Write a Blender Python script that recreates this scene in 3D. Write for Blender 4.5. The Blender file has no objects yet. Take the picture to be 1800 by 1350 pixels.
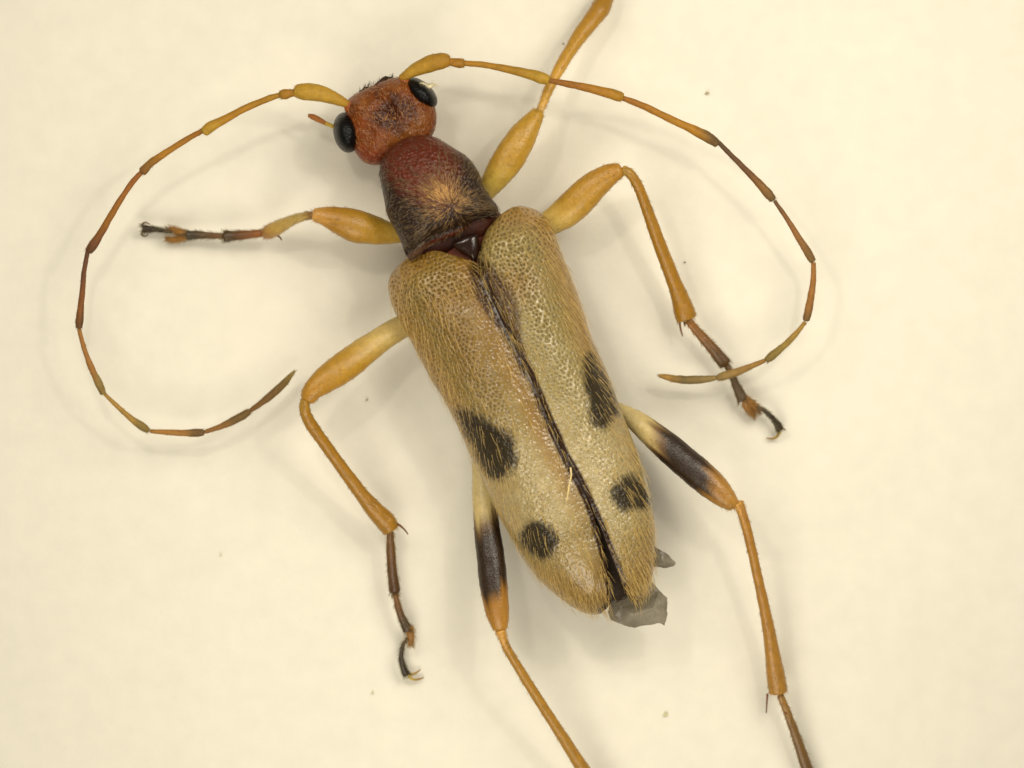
import bpy, math, random
import numpy as np
from mathutils import Vector, noise

random.seed(7)
RNG = np.random.default_rng(7)
D = 45.0                      # camera height above the paper, in units of 100 photo pixels

# ------------------------------------------------------------------ camera
scene = bpy.context.scene
cam_d = bpy.data.cameras.new("camera")
cam = bpy.data.objects.new("camera", cam_d)
scene.collection.objects.link(cam)
cam.location = (0, 0, D)
cam.rotation_euler = (0, 0, 0)
cam_d.sensor_width = 36.0
cam_d.lens = 36.0 * D / 18.0
cam_d.clip_start = 0.1
cam_d.clip_end = 300
cam_d.dof.use_dof = True
cam_d.dof.focus_distance = D - 1.5
cam_d.dof.aperture_fstop = 0.09
scene.camera = cam

# ------------------------------------------------------------------ light
world = bpy.data.worlds.new("World")
scene.world = world
world.use_nodes = True
bg = world.node_tree.nodes["Background"]
bg.inputs[0].default_value = (1.0, 0.93, 0.80, 1)
bg.inputs[1].default_value = 0.20


def area(name, loc, size, energy, color):
    d = bpy.data.lights.new(name, 'AREA')
    d.shape = 'DISK'
    d.size = size
    d.energy = energy
    d.color = color
    o = bpy.data.objects.new(name, d)
    scene.collection.objects.link(o)
    o.location = loc
    o.rotation_euler = (Vector((0, 0, 1)) - Vector(loc)).to_track_quat('-Z', 'Y').to_euler()
    return o


area("key_lamp", (10, 9, 20), 15, 2900, (1.0, 0.925, 0.772))
area("fill_lamp", (-10, 9, 20), 14, 1350, (1.0, 0.925, 0.772))
area("small_lamp", (8, 8, 21), 1.5, 540, (1.0, 0.93, 0.80))
area("small_lamp", (-6, 9.5, 21), 1.5, 480, (1.0, 0.93, 0.80))
area("low_lamp", (-2, -14, 19), 15, 2600, (1.0, 0.93, 0.785))

scene.view_settings.view_transform = 'Standard'
scene.view_settings.look = 'None'
scene.view_settings.exposure = 0.0
scene.view_settings.gamma = 1.0


# ------------------------------------------------------------------ helpers
def lin(r, g, b):
    f = lambda c: (c / 255 / 12.92) if c / 255 <= 0.04045 else ((c / 255 + 0.055) / 1.055) ** 2.4
    return np.array([f(r), f(g), f(b)])


def W(px, py, z):
    """place measured in the photo plus a height above the paper -> point in the scene"""
    px, py, z = np.asarray(px, float), np.asarray(py, float), np.asarray(z, float)
    k = (D - z) / D / 100.0
    return np.stack([(px - 900) * k, (675 - py) * k, z + 0 * px], -1)


def catmull(pts, n, closed=False):
    """n samples per span through the points (rows of any width)"""
    p = np.asarray(pts, float)
    m = len(p)
    if closed:
        q = np.vstack([p[-1], p, p[0], p[1]])
        spans = m
    else:
        q = np.vstack([2 * p[0] - p[1], p, 2 * p[-1] - p[-2]])
        spans = m - 1
    out = []
    t = np.linspace(0, 1, n, endpoint=False)[:, None]
    for i in range(spans):
        a, b, c, d = q[i], q[i + 1], q[i + 2], q[i + 3]
        out.append(0.5 * ((2 * b) + (-a + c) * t + (2 * a - 5 * b + 4 * c - d) * t ** 2 + (-a + 3 * b - 3 * c + d) * t ** 3))
    out = np.vstack(out)
    if not closed:
        out = np.vstack([out, p[-1]])
    return out


def mesh_object(name, verts, faces, mat, parent=None, col=None, smooth=True):
    me = bpy.data.meshes.new(name)
    verts = np.asarray(verts, float)
    me.from_pydata(verts.tolist(), [], faces if isinstance(faces, list) else faces.tolist())
    if col is not None:
        at = me.color_attributes.new("pigment", 'FLOAT_COLOR', 'POINT')
        c = np.ones((len(verts), 4))
        c[:, :3] = np.clip(col, 0, 1)
        at.data.foreach_set("color", c.ravel())
    me.materials.append(mat)
    if smooth:
        me.shade_smooth()
    me.update()
    o = bpy.data.objects.new(name, me)
    scene.collection.objects.link(o)
    if parent is not None:
        o.parent = parent
    return o


def fractal(pts, scale, octaves=3):
    return np.array([noise.fractal(Vector(p) * scale, 1.0, 2.0, octaves) for p in pts])


# ------------------------------------------------------------------ materials
def cuticle(name, rough=0.38, sss=0.25, bump=0.25, bump_scale=26.0, radius=(0.16, 0.08, 0.02), spec=0.5,
            mottle=0.18, coat=0.0, pits=False):
    m = bpy.data.materials.new(name)
    m.use_nodes = True
    nt = m.node_tree
    N, L = nt.nodes, nt.links
    b = N["Principled BSDF"]
    at = N.new("ShaderNodeAttribute")
    at.attribute_name = "pigment"
    tc = N.new("ShaderNodeTexCoord")
    no = N.new("ShaderNodeTexNoise")
    no.inputs["Scale"].default_value = 9.0
    no.inputs["Detail"].default_value = 6.0
    L.new(tc.outputs["Object"], no.inputs["Vector"])
    mr = N.new("ShaderNodeMapRange")
    mr.inputs[1].default_value = 0.3
    mr.inputs[2].default_value = 0.7
    mr.inputs[3].default_value = 1.0 - mottle
    mr.inputs[4].default_value = 1.0 + mottle
    L.new(no.outputs[0], mr.inputs[0])
    mul = N.new("ShaderNodeVectorMath")
    mul.operation = 'SCALE'
    L.new(at.outputs["Color"], mul.inputs[0])
    L.new(mr.outputs[0], mul.inputs["Scale"])
    L.new(mul.outputs[0], b.inputs["Base Color"])
    b.inputs["Roughness"].default_value = rough
    b.inputs["Specular IOR Level"].default_value = spec
    b.inputs["Subsurface Weight"].default_value = sss
    b.inputs["Subsurface Radius"].default_value = radius
    b.inputs["Subsurface Scale"].default_value = 1.0
    b.inputs["Coat Weight"].default_value = coat
    b.inputs["Coat Roughness"].default_value = 0.12
    bp = N.new("ShaderNodeBump")
    bp.inputs["Strength"].default_value = bump
    bp.inputs["Distance"].default_value = 0.03
    if pits:
        te = N.new("ShaderNodeTexVoronoi")
        te.inputs["Scale"].default_value = bump_scale
        L.new(tc.outputs["Object"], te.inputs["Vector"])
        L.new(te.outputs["Distance"], bp.inputs["Height"])
    else:
        te = N.new("ShaderNodeTexNoise")
        te.inputs["Scale"].default_value = bump_scale
        te.inputs["Detail"].default_value = 3.0
        L.new(tc.outputs["Object"], te.inputs["Vector"])
        L.new(te.outputs[0], bp.inputs["Height"])
    L.new(bp.outputs[0], b.inputs["Normal"])
    return m


M_leg = cuticle("amber_leg_cuticle", spec=0.5, rough=0.30, sss=0.3, bump=0.30, bump_scale=30, radius=(0.10, 0.085, 0.05), mottle=0.07)
M_ant = cuticle("antenna_cuticle", spec=0.3, rough=0.5, sss=0.15, bump=0.4, bump_scale=34, mottle=0.12)
M_head = cuticle("head_cuticle", spec=0.28, rough=0.34, sss=0.0, bump=0.5, bump_scale=17, mottle=0.16, pits=True)
M_pron = cuticle("pronotum_cuticle", spec=0.3, rough=0.34, sss=0.0, bump=0.7, bump_scale=16, mottle=0.15, pits=True)
M_scut = cuticle("scutellum_cuticle", rough=0.16, sss=0.0, bump=0.08, bump_scale=20, spec=0.45, coat=0.15)
M_elyt = cuticle("elytra_cuticle", rough=0.23, sss=0.02, bump=0.12, bump_scale=30, radius=(0.08, 0.06, 0.03), mottle=0.10, spec=1.0, coat=0.0)
_nt = M_elyt.node_tree
_bw = _nt.nodes.new("ShaderNodeRGBToBW")
_at = [n for n in _nt.nodes if n.type == 'ATTRIBUTE'][0]
_mr = _nt.nodes.new("ShaderNodeMapRange")
_mr.inputs[1].default_value = 0.02
_mr.inputs[2].default_value = 0.16
_mr.inputs[3].default_value = 0.36
_mr.inputs[4].default_value = 0.78
_nt.links.new(_at.outputs["Color"], _bw.inputs[0])
_nt.links.new(_bw.outputs[0], _mr.inputs[0])
_nt.links.new(_mr.outputs[0], _nt.nodes["Principled BSDF"].inputs["Specular IOR Level"])
M_body = cuticle("body_cuticle", spec=0.15, rough=0.5, sss=0.0, bump=0.4, bump_scale=18)
M_eye = cuticle("eye_facets", rough=0.30, sss=0.0, bump=0.25, bump_scale=38, spec=0.18, mottle=0.05, pits=True)
M_hair = cuticle("golden_hair", rough=0.30, sss=0.0, bump=0.0, spec=0.8, mottle=0.15)


def wing_material():
    m = bpy.data.materials.new("smoky_wing_membrane")
    m.use_nodes = True
    nt = m.node_tree
    N, L = nt.nodes, nt.links
    b = N["Principled BSDF"]
    at = N.new("ShaderNodeAttribute")
    at.attribute_name = "pigment"
    L.new(at.outputs["Color"], b.inputs["Base Color"])
    b.inputs["Roughness"].default_value = 0.28
    tr = N.new("ShaderNodeBsdfTransparent")
    tr.inputs[0].default_value = (0.80, 0.76, 0.66, 1)
    mx = N.new("ShaderNodeMixShader")
    mx.inputs[0].default_value = 0.60
    L.new(tr.outputs[0], mx.inputs[1])
    L.new(b.outputs[0], mx.inputs[2])
    L.new(mx.outputs[0], N["Material Output"].inputs[0])
    return m


M_wing = wing_material()


def paper_material():
    m = bpy.data.materials.new("cream_card")
    m.use_nodes = True
    nt = m.node_tree
    N, L = nt.nodes, nt.links
    b = N["Principled BSDF"]
    tc = N.new("ShaderNodeTexCoord")
    n1 = N.new("ShaderNodeTexNoise")
    n1.inputs["Scale"].default_value = 0.55
    n1.inputs["Detail"].default_value = 4
    n2 = N.new("ShaderNodeTexNoise")
    n2.inputs["Scale"].default_value = 9.0
    n2.inputs["Detail"].default_value = 6
    L.new(tc.outputs["Object"], n1.inputs["Vector"])
    L.new(tc.outputs["Object"], n2.inputs["Vector"])
    ramp = N.new("ShaderNodeMix")
    ramp.data_type = 'RGBA'
    ramp.inputs[6].default_value = (0.805, 0.768, 0.655, 1)
    ramp.inputs[7].default_value = (0.850, 0.812, 0.695, 1)
    L.new(n1.outputs[0], ramp.inputs[0])
    n3 = N.new("ShaderNodeTexNoise")
    n3.inputs["Scale"].default_value = 2.6
    n3.inputs["Detail"].default_value = 8
    L.new(tc.outputs["Object"], n3.inputs["Vector"])
    mr = N.new("ShaderNodeMapRange")
    mr.inputs[1].default_value = 0.3
    mr.inputs[2].default_value = 0.7
    mr.inputs[3].default_value = 0.975
    mr.inputs[4].default_value = 1.02
    L.new(n3.outputs[0], mr.inputs[0])
    vm = N.new("ShaderNodeVectorMath")
    vm.operation = 'SCALE'
    L.new(ramp.outputs[2], vm.inputs[0])
    L.new(mr.outputs[0], vm.inputs["Scale"])
    L.new(vm.outputs[0], b.inputs["Base Color"])
    b.inputs["Roughness"].default_value = 0.75
    b.inputs["Specular IOR Level"].default_value = 0.2
    bp = N.new("ShaderNodeBump")
    bp.inputs["Strength"].default_value = 0.10
    bp.inputs["Distance"].default_value = 0.05
    L.new(n2.outputs[0], bp.inputs["Height"])
    L.new(bp.outputs[0], b.inputs["Normal"])
    return m


# ------------------------------------------------------------------ the card it lies on
def build_card():
    n = 60
    g = np.linspace(-24, 24, n)
    X, Y = np.meshgrid(g, g)
    v = np.stack([X.ravel(), Y.ravel(), 0 * X.ravel()], -1)
    v[:, 2] = 0.03 * fractal(v, 0.25, 2) - 0.03
    f = [(i * n + j, i * n + j + 1, (i + 1) * n + j + 1, (i + 1) * n + j) for i in range(n - 1) for j in range(n - 1)]
    o = mesh_object("card_surface", v, f, paper_material())
    o["kind"] = "structure"
    o["label"] = "pale cream card surface under the beetle"


build_card()


# ------------------------------------------------------------------ hairs as real tapered slivers
def hair_geometry(root, direction, up, length, width, curl=0.35, lift=0.35, rings=5):
    """root, direction, up: n x 3 unit; the hair rises along up and bends back towards direction"""
    n = len(root)
    length = np.broadcast_to(np.asarray(length, float), (n,))[:, None]
    width = np.broadcast_to(np.asarray(width, float), (n,))[:, None]
    side = np.cross(direction, up)
    side /= np.linalg.norm(side, axis=1, keepdims=True) + 1e-9
    sway = RNG.normal(0, 0.10, (n, 1))
    V = []
    for k in range(rings):
        s = k / (rings - 1)
        c = root + direction * length * s + up * length * (lift * s - curl * s * s) + side * length * sway * s * s
        r = width * 0.5 * (1.0 - 0.85 * s ** 1.3)
        for j in range(3):
            a = 2 * math.pi * j / 3 + 0.5
            V.append(c + side * r * math.cos(a) + up * r * math.sin(a))
    V = np.stack(V, 1).reshape(-1, 3)
    base = []
    for k in range(rings - 1):
        for j in range(3):
            a, b = k * 3 + j, k * 3 + (j + 1) % 3
            base.append((a, b, b + 3, a + 3))
    base = np.array(base)
    F = (base[None] + (np.arange(n) * rings * 3)[:, None, None]).reshape(-1, 4)
    return V, F


def norm(v):
    return v / (np.linalg.norm(v, axis=-1, keepdims=True) + 1e-9)


def add_hairs(name, parent, root, direction, up, length, width, color, vary=0.25, **kw):
    V, F = hair_geometry(root, norm(direction), norm(up), length, width, **kw)
    per = len(V) // len(root)
    c = np.asarray(color, float)
    if c.ndim == 1:
        c = np.broadcast_to(c, (len(root), 3))
    c = c * (1 + RNG.uniform(-vary, vary, (len(root), 1)))
    o = mesh_object(name, V, F, M_hair, parent, np.repeat(c, per, 0))
    o["kind"] = "stuff"
    return o


# ------------------------------------------------------------------ lofted limbs
def tube(name, pts, stops, mat, parent, flat=0.85, seg=20, per=8, lump=0.02, round0=True, round1=True,
         hairs=0, hair_len=0.06, hair_col=None, hair_w=0.007, hair_spread=0.5, cmottle=0.08, cap=0.5):
    """pts: (px, py, width in px, z); stops: (position 0..1, linear colour). One mesh, short setae included."""
    p = catmull(pts, per)
    c = W(p[:, 0], p[:, 1], p[:, 3])
    r = np.maximum(p[:, 2], 1.0) * 0.5 / 100.0 * (D - p[:, 3]) / D
    T = norm(np.gradient(c, axis=0))
    side = norm(np.cross(T, np.array([0, 0, 1.0])))
    up = np.cross(side, T)
    if round0:
        k = 4
        a = np.linspace(0, math.pi / 2, k, endpoint=False)
        c = np.vstack([c[0] - T[0] * r[0] * cap * np.cos(a)[:, None], c])
        r0 = r[0] * np.sin(a)
        r0[0] = r[0] * 0.05
        r = np.concatenate([r0, r])
        side = np.vstack([np.repeat(side[:1], k, 0), side]); up = np.vstack([np.repeat(up[:1], k, 0), up]); T = np.vstack([np.repeat(T[:1], k, 0), T])
    if round1:
        k = 4
        a = np.linspace(0, math.pi / 2, k + 1)[1:]
        c = np.vstack([c, c[-1] + T[-1] * r[-1] * cap * np.sin(a)[:, None]])
        r1 = r[-1] * np.cos(a)
        r1[-1] = r[-1] * 0.05
        r = np.concatenate([r, r1])
        side = np.vstack([side, np.repeat(side[-1:], k, 0)]); up = np.vstack([up, np.repeat(up[-1:], k, 0)]); T = np.vstack([T, np.repeat(T[-1:], k, 0)])
    n = len(c)
    dist = np.concatenate([[0], np.cumsum(np.linalg.norm(np.diff(c, axis=0), axis=1))])
    u = dist / dist[-1]
    ang = np.linspace(0, 2 * math.pi, seg, endpoint=False)
    ca, sa = np.cos(ang), np.sin(ang)
    V = c[:, None, :] + r[:, None, None] * (side[:, None, :] * ca[None, :, None] + up[:, None, :] * sa[None, :, None] * flat)
    nrm = side[:, None, :] * ca[None, :, None] + up[:, None, :] * sa[None, :, None]
    if lump:
        fr = fractal(V.reshape(-1, 3), 5.0, 2).reshape(n, seg)
        V = V + nrm * (fr * lump)[:, :, None] * (r / max(r.max(), 1e-6))[:, None, None]
    V = V.reshape(-1, 3)
    F = [(i * seg + j, i * seg + (j + 1) % seg, (i + 1) * seg + (j + 1) % seg, (i + 1) * seg + j) for i in range(n - 1) for j in range(seg)]
    F.append(tuple(range(seg))[::-1])
    F.append(tuple((n - 1) * seg + j for j in range(seg)))
    su = [s[0] for s in stops]
    wob = 0.03 * np.cos(ang * 2 + 1.0)[None, :] + 0.025 * RNG.normal(size=(1, seg))
    uu = np.clip(u[:, None] + wob, 0, 1)
    col = np.stack([np.interp(uu, su, [s[1][k] for s in stops]) for k in range(3)], -1).reshape(-1, 3)
    if mat in (M_leg, M_ant):
        col = col * (np.array([0.97, 1.035, 0.95]) if mat is M_leg else np.array([0.96, 0.99 if name in ("scape", "pedicel") else 1.05, 0.95]))
    col = col * (1 + cmottle * RNG.normal(size=(len(col), 1)) * 0.5)
    if hairs:
        idx = RNG.integers(3, n - 2, hairs)
        th = RNG.uniform(0, 2 * math.pi, hairs)
        nr = side[idx] * np.cos(th)[:, None] + up[idx] * np.sin(th)[:, None]
        sh = RNG.uniform(-0.5, 0.5, (hairs, 1)) * (dist[-1] / n)
        root = c[idx] + T[idx] * sh + r[idx][:, None] * (side[idx] * np.cos(th)[:, None] + up[idx] * np.sin(th)[:, None] * flat) * 0.97
        HV, HF = hair_geometry(root, norm(T[idx] + nr * hair_spread), nr, hair_len * RNG.uniform(0.6, 1.3, hairs), hair_w, lift=0.15, curl=0.2, rings=3)
        F = F + (HF + len(V)).tolist()
        if hair_col is None:
            hc = np.repeat(np.stack([np.interp(u[idx], su, [s[1][k] for s in stops]) for k in range(3)], -1), 9, 0) * 0.75 + np.array([0.05, 0.035, 0.012])
        else:
            hc = np.repeat(np.broadcast_to(hair_col, (hairs, 3)), 9, 0)
        V = np.vstack([V, HV])
        col = np.vstack([col, hc])
    return mesh_object(name, V, F, mat, parent, col)


def pillow(name, outline, zc, top, bottom, mat, parent, colour, n=8, rings=26, power=0.75, centre=None, tilt=(0, 0), bump=None):
    """solid body over a traced outline: domed above and below. Returns object and top surface data."""
    o = catmull(outline, n, True)
    cx, cy = centre if centre else o.mean(0)
    m = len(o)
    phi = np.linspace(0.0, math.pi, rings * 2 + 1)
    V, N = [], []
    for ph in phi:
        rr = math.sin(ph) ** 0.85 if 0 < ph < math.pi else 0.004
        rr = max(rr, 0.004)
        h = abs(math.cos(ph)) ** power * (top if ph <= math.pi / 2 else -bottom)
        x = cx + (o[:, 0] - cx) * rr
        y = cy + (o[:, 1] - cy) * rr
        z = zc + h + tilt[0] * (x - cx) / 100 + tilt[1] * (y - cy) / 100
        V.append(np.stack([x, y, z], -1))
    V = np.array(V)
    if bump is not None:
        V[:, :, 2] += bump(V[:, :, 0], V[:, :, 1]) * (np.cos(phi) > 0)[:, None]
    P = W(V[:, :, 0], V[:, :, 1], V[:, :, 2]).reshape(-1, 3)
    F = [(i * m + j, i * m + (j + 1) % m, (i + 1) * m + (j + 1) % m, (i + 1) * m + j) for i in range(len(phi) - 1) for j in range(m)]
    F.append(tuple(range(m))[::-1])
    F.append(tuple((len(phi) - 1) * m + j for j in range(m)))
    col = colour(V[:, :, 0].ravel(), V[:, :, 1].ravel())
    ob = mesh_object(name, P, F, mat, parent, col)
    ob.data.update()
    nn = np.zeros(len(P) * 3)
    ob.data.vertices.foreach_get("normal", nn)
    nn = nn.reshape(-1, 3)
    if nn[m * 3, 2] < 0:
        ob.data.flip_normals()
        nn = -nn
    return ob, P, nn, V.reshape(-1, 3), m, rings


def blend(a, b, t):
    t = np.asarray(t)[..., None]
    return a * (1 - t) + b * t


def smooth(e0, e1, x):
    t = np.clip((x - e0) / (e1 - e0), 0, 1)
    return t * t * (3 - 2 * t)


def poly_sd(px, py, poly):
    """signed distance (negative inside) to a closed polygon"""
    poly = np.asarray(poly, float)
    d = np.full(px.shape, 1e9)
    inside = np.zeros(px.shape, bool)
    for i in range(len(poly)):
        a, b = poly[i], poly[(i + 1) % len(poly)]
        e = b - a
        wx, wy = px - a[0], py - a[1]
        t = np.clip((wx * e[0] + wy * e[1]) / (e @ e + 1e-9), 0, 1)
        d = np.minimum(d, np.hypot(wx - t * e[0], wy - t * e[1]))
        c = ((a[1] > py) != (b[1] > py)) & (px < (b[0] - a[0]) * (py - a[1]) / (b[1] - a[1] + 1e-9) + a[0])
        inside ^= c
    return np.where(inside, -d, d)


def line_d(px, py, line):
    line = np.asarray(line, float)
    d = np.full(px.shape, 1e9)
    for i in range(len(line) - 1):
        a, b = line[i], line[i + 1]
        e = b - a
        wx, wy = px - a[0], py - a[1]
        t = np.clip((wx * e[0] + wy * e[1]) / (e @ e + 1e-9), 0, 1)
        d = np.minimum(d, np.hypot(wx - t * e[0], wy - t * e[1]))
    return d


# ------------------------------------------------------------------ the beetle
beetle = bpy.data.objects.new("beetle", None)
scene.collection.objects.link(beetle)
beetle["label"] = "long-horned beetle with straw-coloured dark-spotted wing cases and curved antennae on cream card"
beetle["category"] = "beetle"

AMBER = lin(180, 134, 44)
AMBER_D = lin(162, 112, 28)
PALE = lin(200, 172, 118)
ORANGE = lin(190, 110, 40)
BROWN = lin(120, 76, 34)
DARK = lin(46, 30, 17)
OLIVE = lin(140, 108, 62)
GOLD = lin(232, 190, 104)

# body axis in photo measure
A0 = np.array([838.0, 452.0])
AX = np.array([0.363, 0.932]); AX /= np.linalg.norm(AX)
LX = np.array([AX[1], -AX[0]])


def to_ts(p):
    q = np.asarray(p, float) - A0
    return np.stack([q @ AX, q @ LX], -1)


# --- trunk under the wing cases
tube("abdomen", [(728, 330, 70, 1.25), (770, 380, 120, 1.2), (815, 440, 190, 1.15), (870, 540, 225, 1.12), (930, 680, 225, 1.12), (985, 810, 205, 1.12),
                 (1035, 920, 165, 1.15), (1070, 1000, 105, 1.2), (1090, 1040, 60, 1.25)],
     [(0, lin(90, 36, 20)), (0.3, lin(96, 44, 24)), (0.5, lin(90, 62, 34)), (0.8, lin(56, 44, 32)), (1, lin(56, 44, 32))], M_body, beetle, flat=0.76, seg=40, lump=0.05)
tube("mesothorax", [(726, 436, 44, 1.42), (760, 428, 62, 1.60), (800, 414, 62, 1.62), (838, 396, 62, 1.60), (866, 380, 40, 1.42)],
     [(0, lin(64, 22, 8)), (0.5, lin(30, 12, 6)), (1, lin(74, 30, 10))], M_body, beetle, flat=0.9, seg=28, lump=0.02)  # red-brown collar, middle darkened to paint in the shade of the gap

# --- pronotum
PRON = [(667, 298), (674, 276), (690, 256), (712, 243), (740, 237), (762, 240), (780, 249), (796, 259), (818, 273), (832, 288), (844, 309), (852, 330),
        (862, 346), (873, 360), (876, 369), (873, 378), (858, 382), (836, 389), (806, 402), (776, 413), (748, 426), (728, 442), (716, 446), (708, 436),
        (700, 413), (688, 390), (676, 366), (671, 340), (668, 316)]
PRON = [(x + 4.0, y + 10.0) if i >= 18 and i <= 27 else (x, y) for i, (x, y) in enumerate(PRON)]
WHORL = np.array([792.0, 364.0])


def pron_col(x, y):
    red, dark, mid = lin(88, 32, 10), lin(40, 25, 15), lin(100, 52, 20)
    f = fractal(np.stack([x, y, 0 * x], -1) / 100, 3.0, 3)
    d_front = np.hypot((x - 740) / 64, (y - 272) / 74)
    c = blend(red, dark, smooth(0.75, 1.35, d_front + 0.22 * f))
    d_w = np.hypot((x - 770) / 42, (y - 335) / 46)
    c = blend(c, mid, 0.75 * (1 - smooth(0.3, 1.2, d_w + 0.2 * f))[..., None][..., 0])
    base = line_d(x, y, [(720, 457), (752, 436), (780, 423), (810, 412), (840, 399), (877, 387)])
    c = blend(c, lin(78, 26, 10), 1 - smooth(4, 12, base))
    return c


def pron_bump(x, y):
    base = line_d(x, y, [(720, 457), (752, 436), (780, 423), (810, 412), (840, 399), (877, 387)])
    inner = -0.10 * np.exp(-((base - 15) / 7) ** 2) * (poly_sd(x, y, PRON) < -2)
    return inner


pron, PP, PN, PV, pm, pr = pillow("pronotum", PRON, 1.62, 0.72, 0.70, M_pron, beetle, pron_col, power=0.62, centre=(771, 345), bump=pron_bump)


def surface_roots(P, N, V, count, weight, zmin=0.25):
    ok = N[:, 2] > zmin
    # rings are denser near the centre: weight by local area through radial position
    w = weight(V[:, 0], V[:, 1]) * ok
    w = w / w.sum()
    i = RNG.choice(len(P), count, p=w)
    return i


def ring_area(m, rings, total):
    phi = np.linspace(0, math.pi, rings * 2 + 1)
    r = np.sin(phi) ** 0.85
    a = np.abs(np.gradient(r)) * r + 0.004
    return np.repeat(a, m)[:total]


pa = ring_area(pm, pr, len(PP))


def hairs_on_pron():
    def wt(x, y):
        d = np.hypot(x - WHORL[0], y - WHORL[1])
        up = smooth(0, 60, (WHORL[1] - y) + 10)
        front = np.hypot((x - 735) / 60, (y - 262) / 45)
        return pa * (0.15 + 0.8 * smooth(0.6, 1.3, front)) * (1 + 1.8 * np.exp(-(np.hypot(x - 778, y - 346) / 19) ** 2))
    i = surface_roots(PP, PN, PV, 1600, wt, 0.08)
    x, y = PV[i, 0] + RNG.uniform(-2.5, 2.5, len(i)), PV[i, 1] + RNG.uniform(-2.5, 2.5, len(i))
    root = PP[i].copy()
    root[:, 0] += (x - PV[i, 0]) / 100
    root[:, 1] -= (y - PV[i, 1]) / 100
    dx, dy = x - WHORL[0], y - WHORL[1]
    rad = np.stack([dx, -dy, 0 * dx], -1)
    rad = norm(rad)
    back = np.array([AX[0], -AX[1], 0])
    side = smooth(35, 95, np.hypot(dx, dy)) * (dy < 20)
    d = rad * (1 - 0.35 * side)[:, None] + back * (0.35 * side)[:, None] + 0.12 * RNG.normal(size=rad.shape)
    up = PN[i]
    d = d - up * np.sum(d * up, 1, keepdims=True)
    c = blend(lin(112, 90, 60), lin(200, 152, 84), np.exp(-(np.hypot(x - 780, y - 348) / 40) ** 2))  # sheen near the whorl painted into the hair colour, duller gold outside
    add_hairs("hairs", pron, root, d, up, RNG.uniform(0.09, 0.17, len(i)), 0.0075, c, lift=0.22, curl=0.24, vary=0.45)


hairs_on_pron()

# --- scutellum
SCUT = [(787, 425), (800, 414), (815, 406), (829, 402), (840, 405), (843, 418), (843, 435), (839, 455), (833, 462), (824, 454), (812, 446), (798, 437)]
SCUT = [(835 + (x - 835) * 0.84, 450 + (y - 450) * 0.84) for x, y in SCUT]
pillow("scutellum", SCUT, 1.86, 0.20, 0.3, M_scut, beetle, lambda x, y: np.broadcast_to(lin(34, 18, 11), (len(x), 3)), rings=18, power=0.45, centre=(824, 425))

# --- wing cases
L_IN = [(728, 446), (750, 441), (767, 440), (793, 447), (820, 455), (836, 464), (846, 490), (864, 530), (883, 570), (901, 605), (922, 648), (938, 680),
        (965, 744), (986, 792), (1015, 845), (1038, 895), (1050, 935), (1060, 975), (1070, 1015), (1075, 1045), (1072, 1063), (1056, 1079)]
L_IN = [(x + (1.6 if 5 <= k <= 17 else 0), y) for k, (x, y) in enumerate(L_IN)]
L_OUT = [(728, 446), (709, 458), (692, 475), (683, 493), (684, 518), (695, 551), (718, 592), (740, 633), (760, 671), (780, 702), (807, 755), (828, 803),
         (850, 848), (866, 885), (886, 923), (913, 971), (944, 1014), (978, 1046), (1013, 1071), (1038, 1080), (1056, 1079)]
R_IN = [(900, 364), (880, 377), (867, 390), (855, 406), (848, 424), (844, 445), (843, 462), (852, 490), (869, 530), (888, 570), (906, 605), (927, 648),
        (943, 680), (970, 744), (991, 792), (1020, 845), (1043, 893), (1058, 932), (1073, 972), (1086, 1005), (1098, 1038), (1110, 1056), (1126, 1057)]
R_IN = [(x - (1.8 if 6 <= k <= 16 else 0), y) for k, (x, y) in enumerate(R_IN)]
R_OUT = [(900, 364), (917, 362), (945, 370), (965, 388), (975, 413), (989, 451), (1007, 495), (1023, 540), (1040, 595), (1052, 621), (1068, 656),
         (1086, 705), (1101, 745), (1117, 785), (1131, 824), (1142, 864), (1149, 909), (1151, 953), (1149, 998), (1143, 1030), (1134, 1050), (1126, 1057)]
SPOTS_L = [[(799, 715), (833, 722), (870, 744), (900, 770), (911, 800), (908, 822), (887, 842), (865, 845), (847, 825), (828, 788), (810, 752)],
           [(912, 935), (929, 917), (952, 915), (972, 928), (984, 950), (974, 972), (965, 982), (946, 984), (928, 972), (914, 955)]]
SPOTS_R = [[(1024, 638), (1036, 614), (1048, 626), (1064, 660), (1084, 704), (1090, 728), (1080, 745), (1058, 755), (1040, 744), (1030, 706), (1022, 666)],
           [(1070, 862), (1090, 842), (1113, 837), (1134, 848), (1142, 876), (1136, 896), (1112, 898), (1095, 899), (1080, 886)]]


def superq(x, p=2.3):
    x = np.clip(x, 0, 1)
    return (1 - (1 - x) ** p) ** (1 / p)


def monotone(chain):
    c = to_ts(catmull(chain, 12))
    t, s = c[:, 0].copy(), c[:, 1]
    t = np.maximum.accumulate(t + np.arange(len(t)) * 1e-6)
    return t, s


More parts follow.
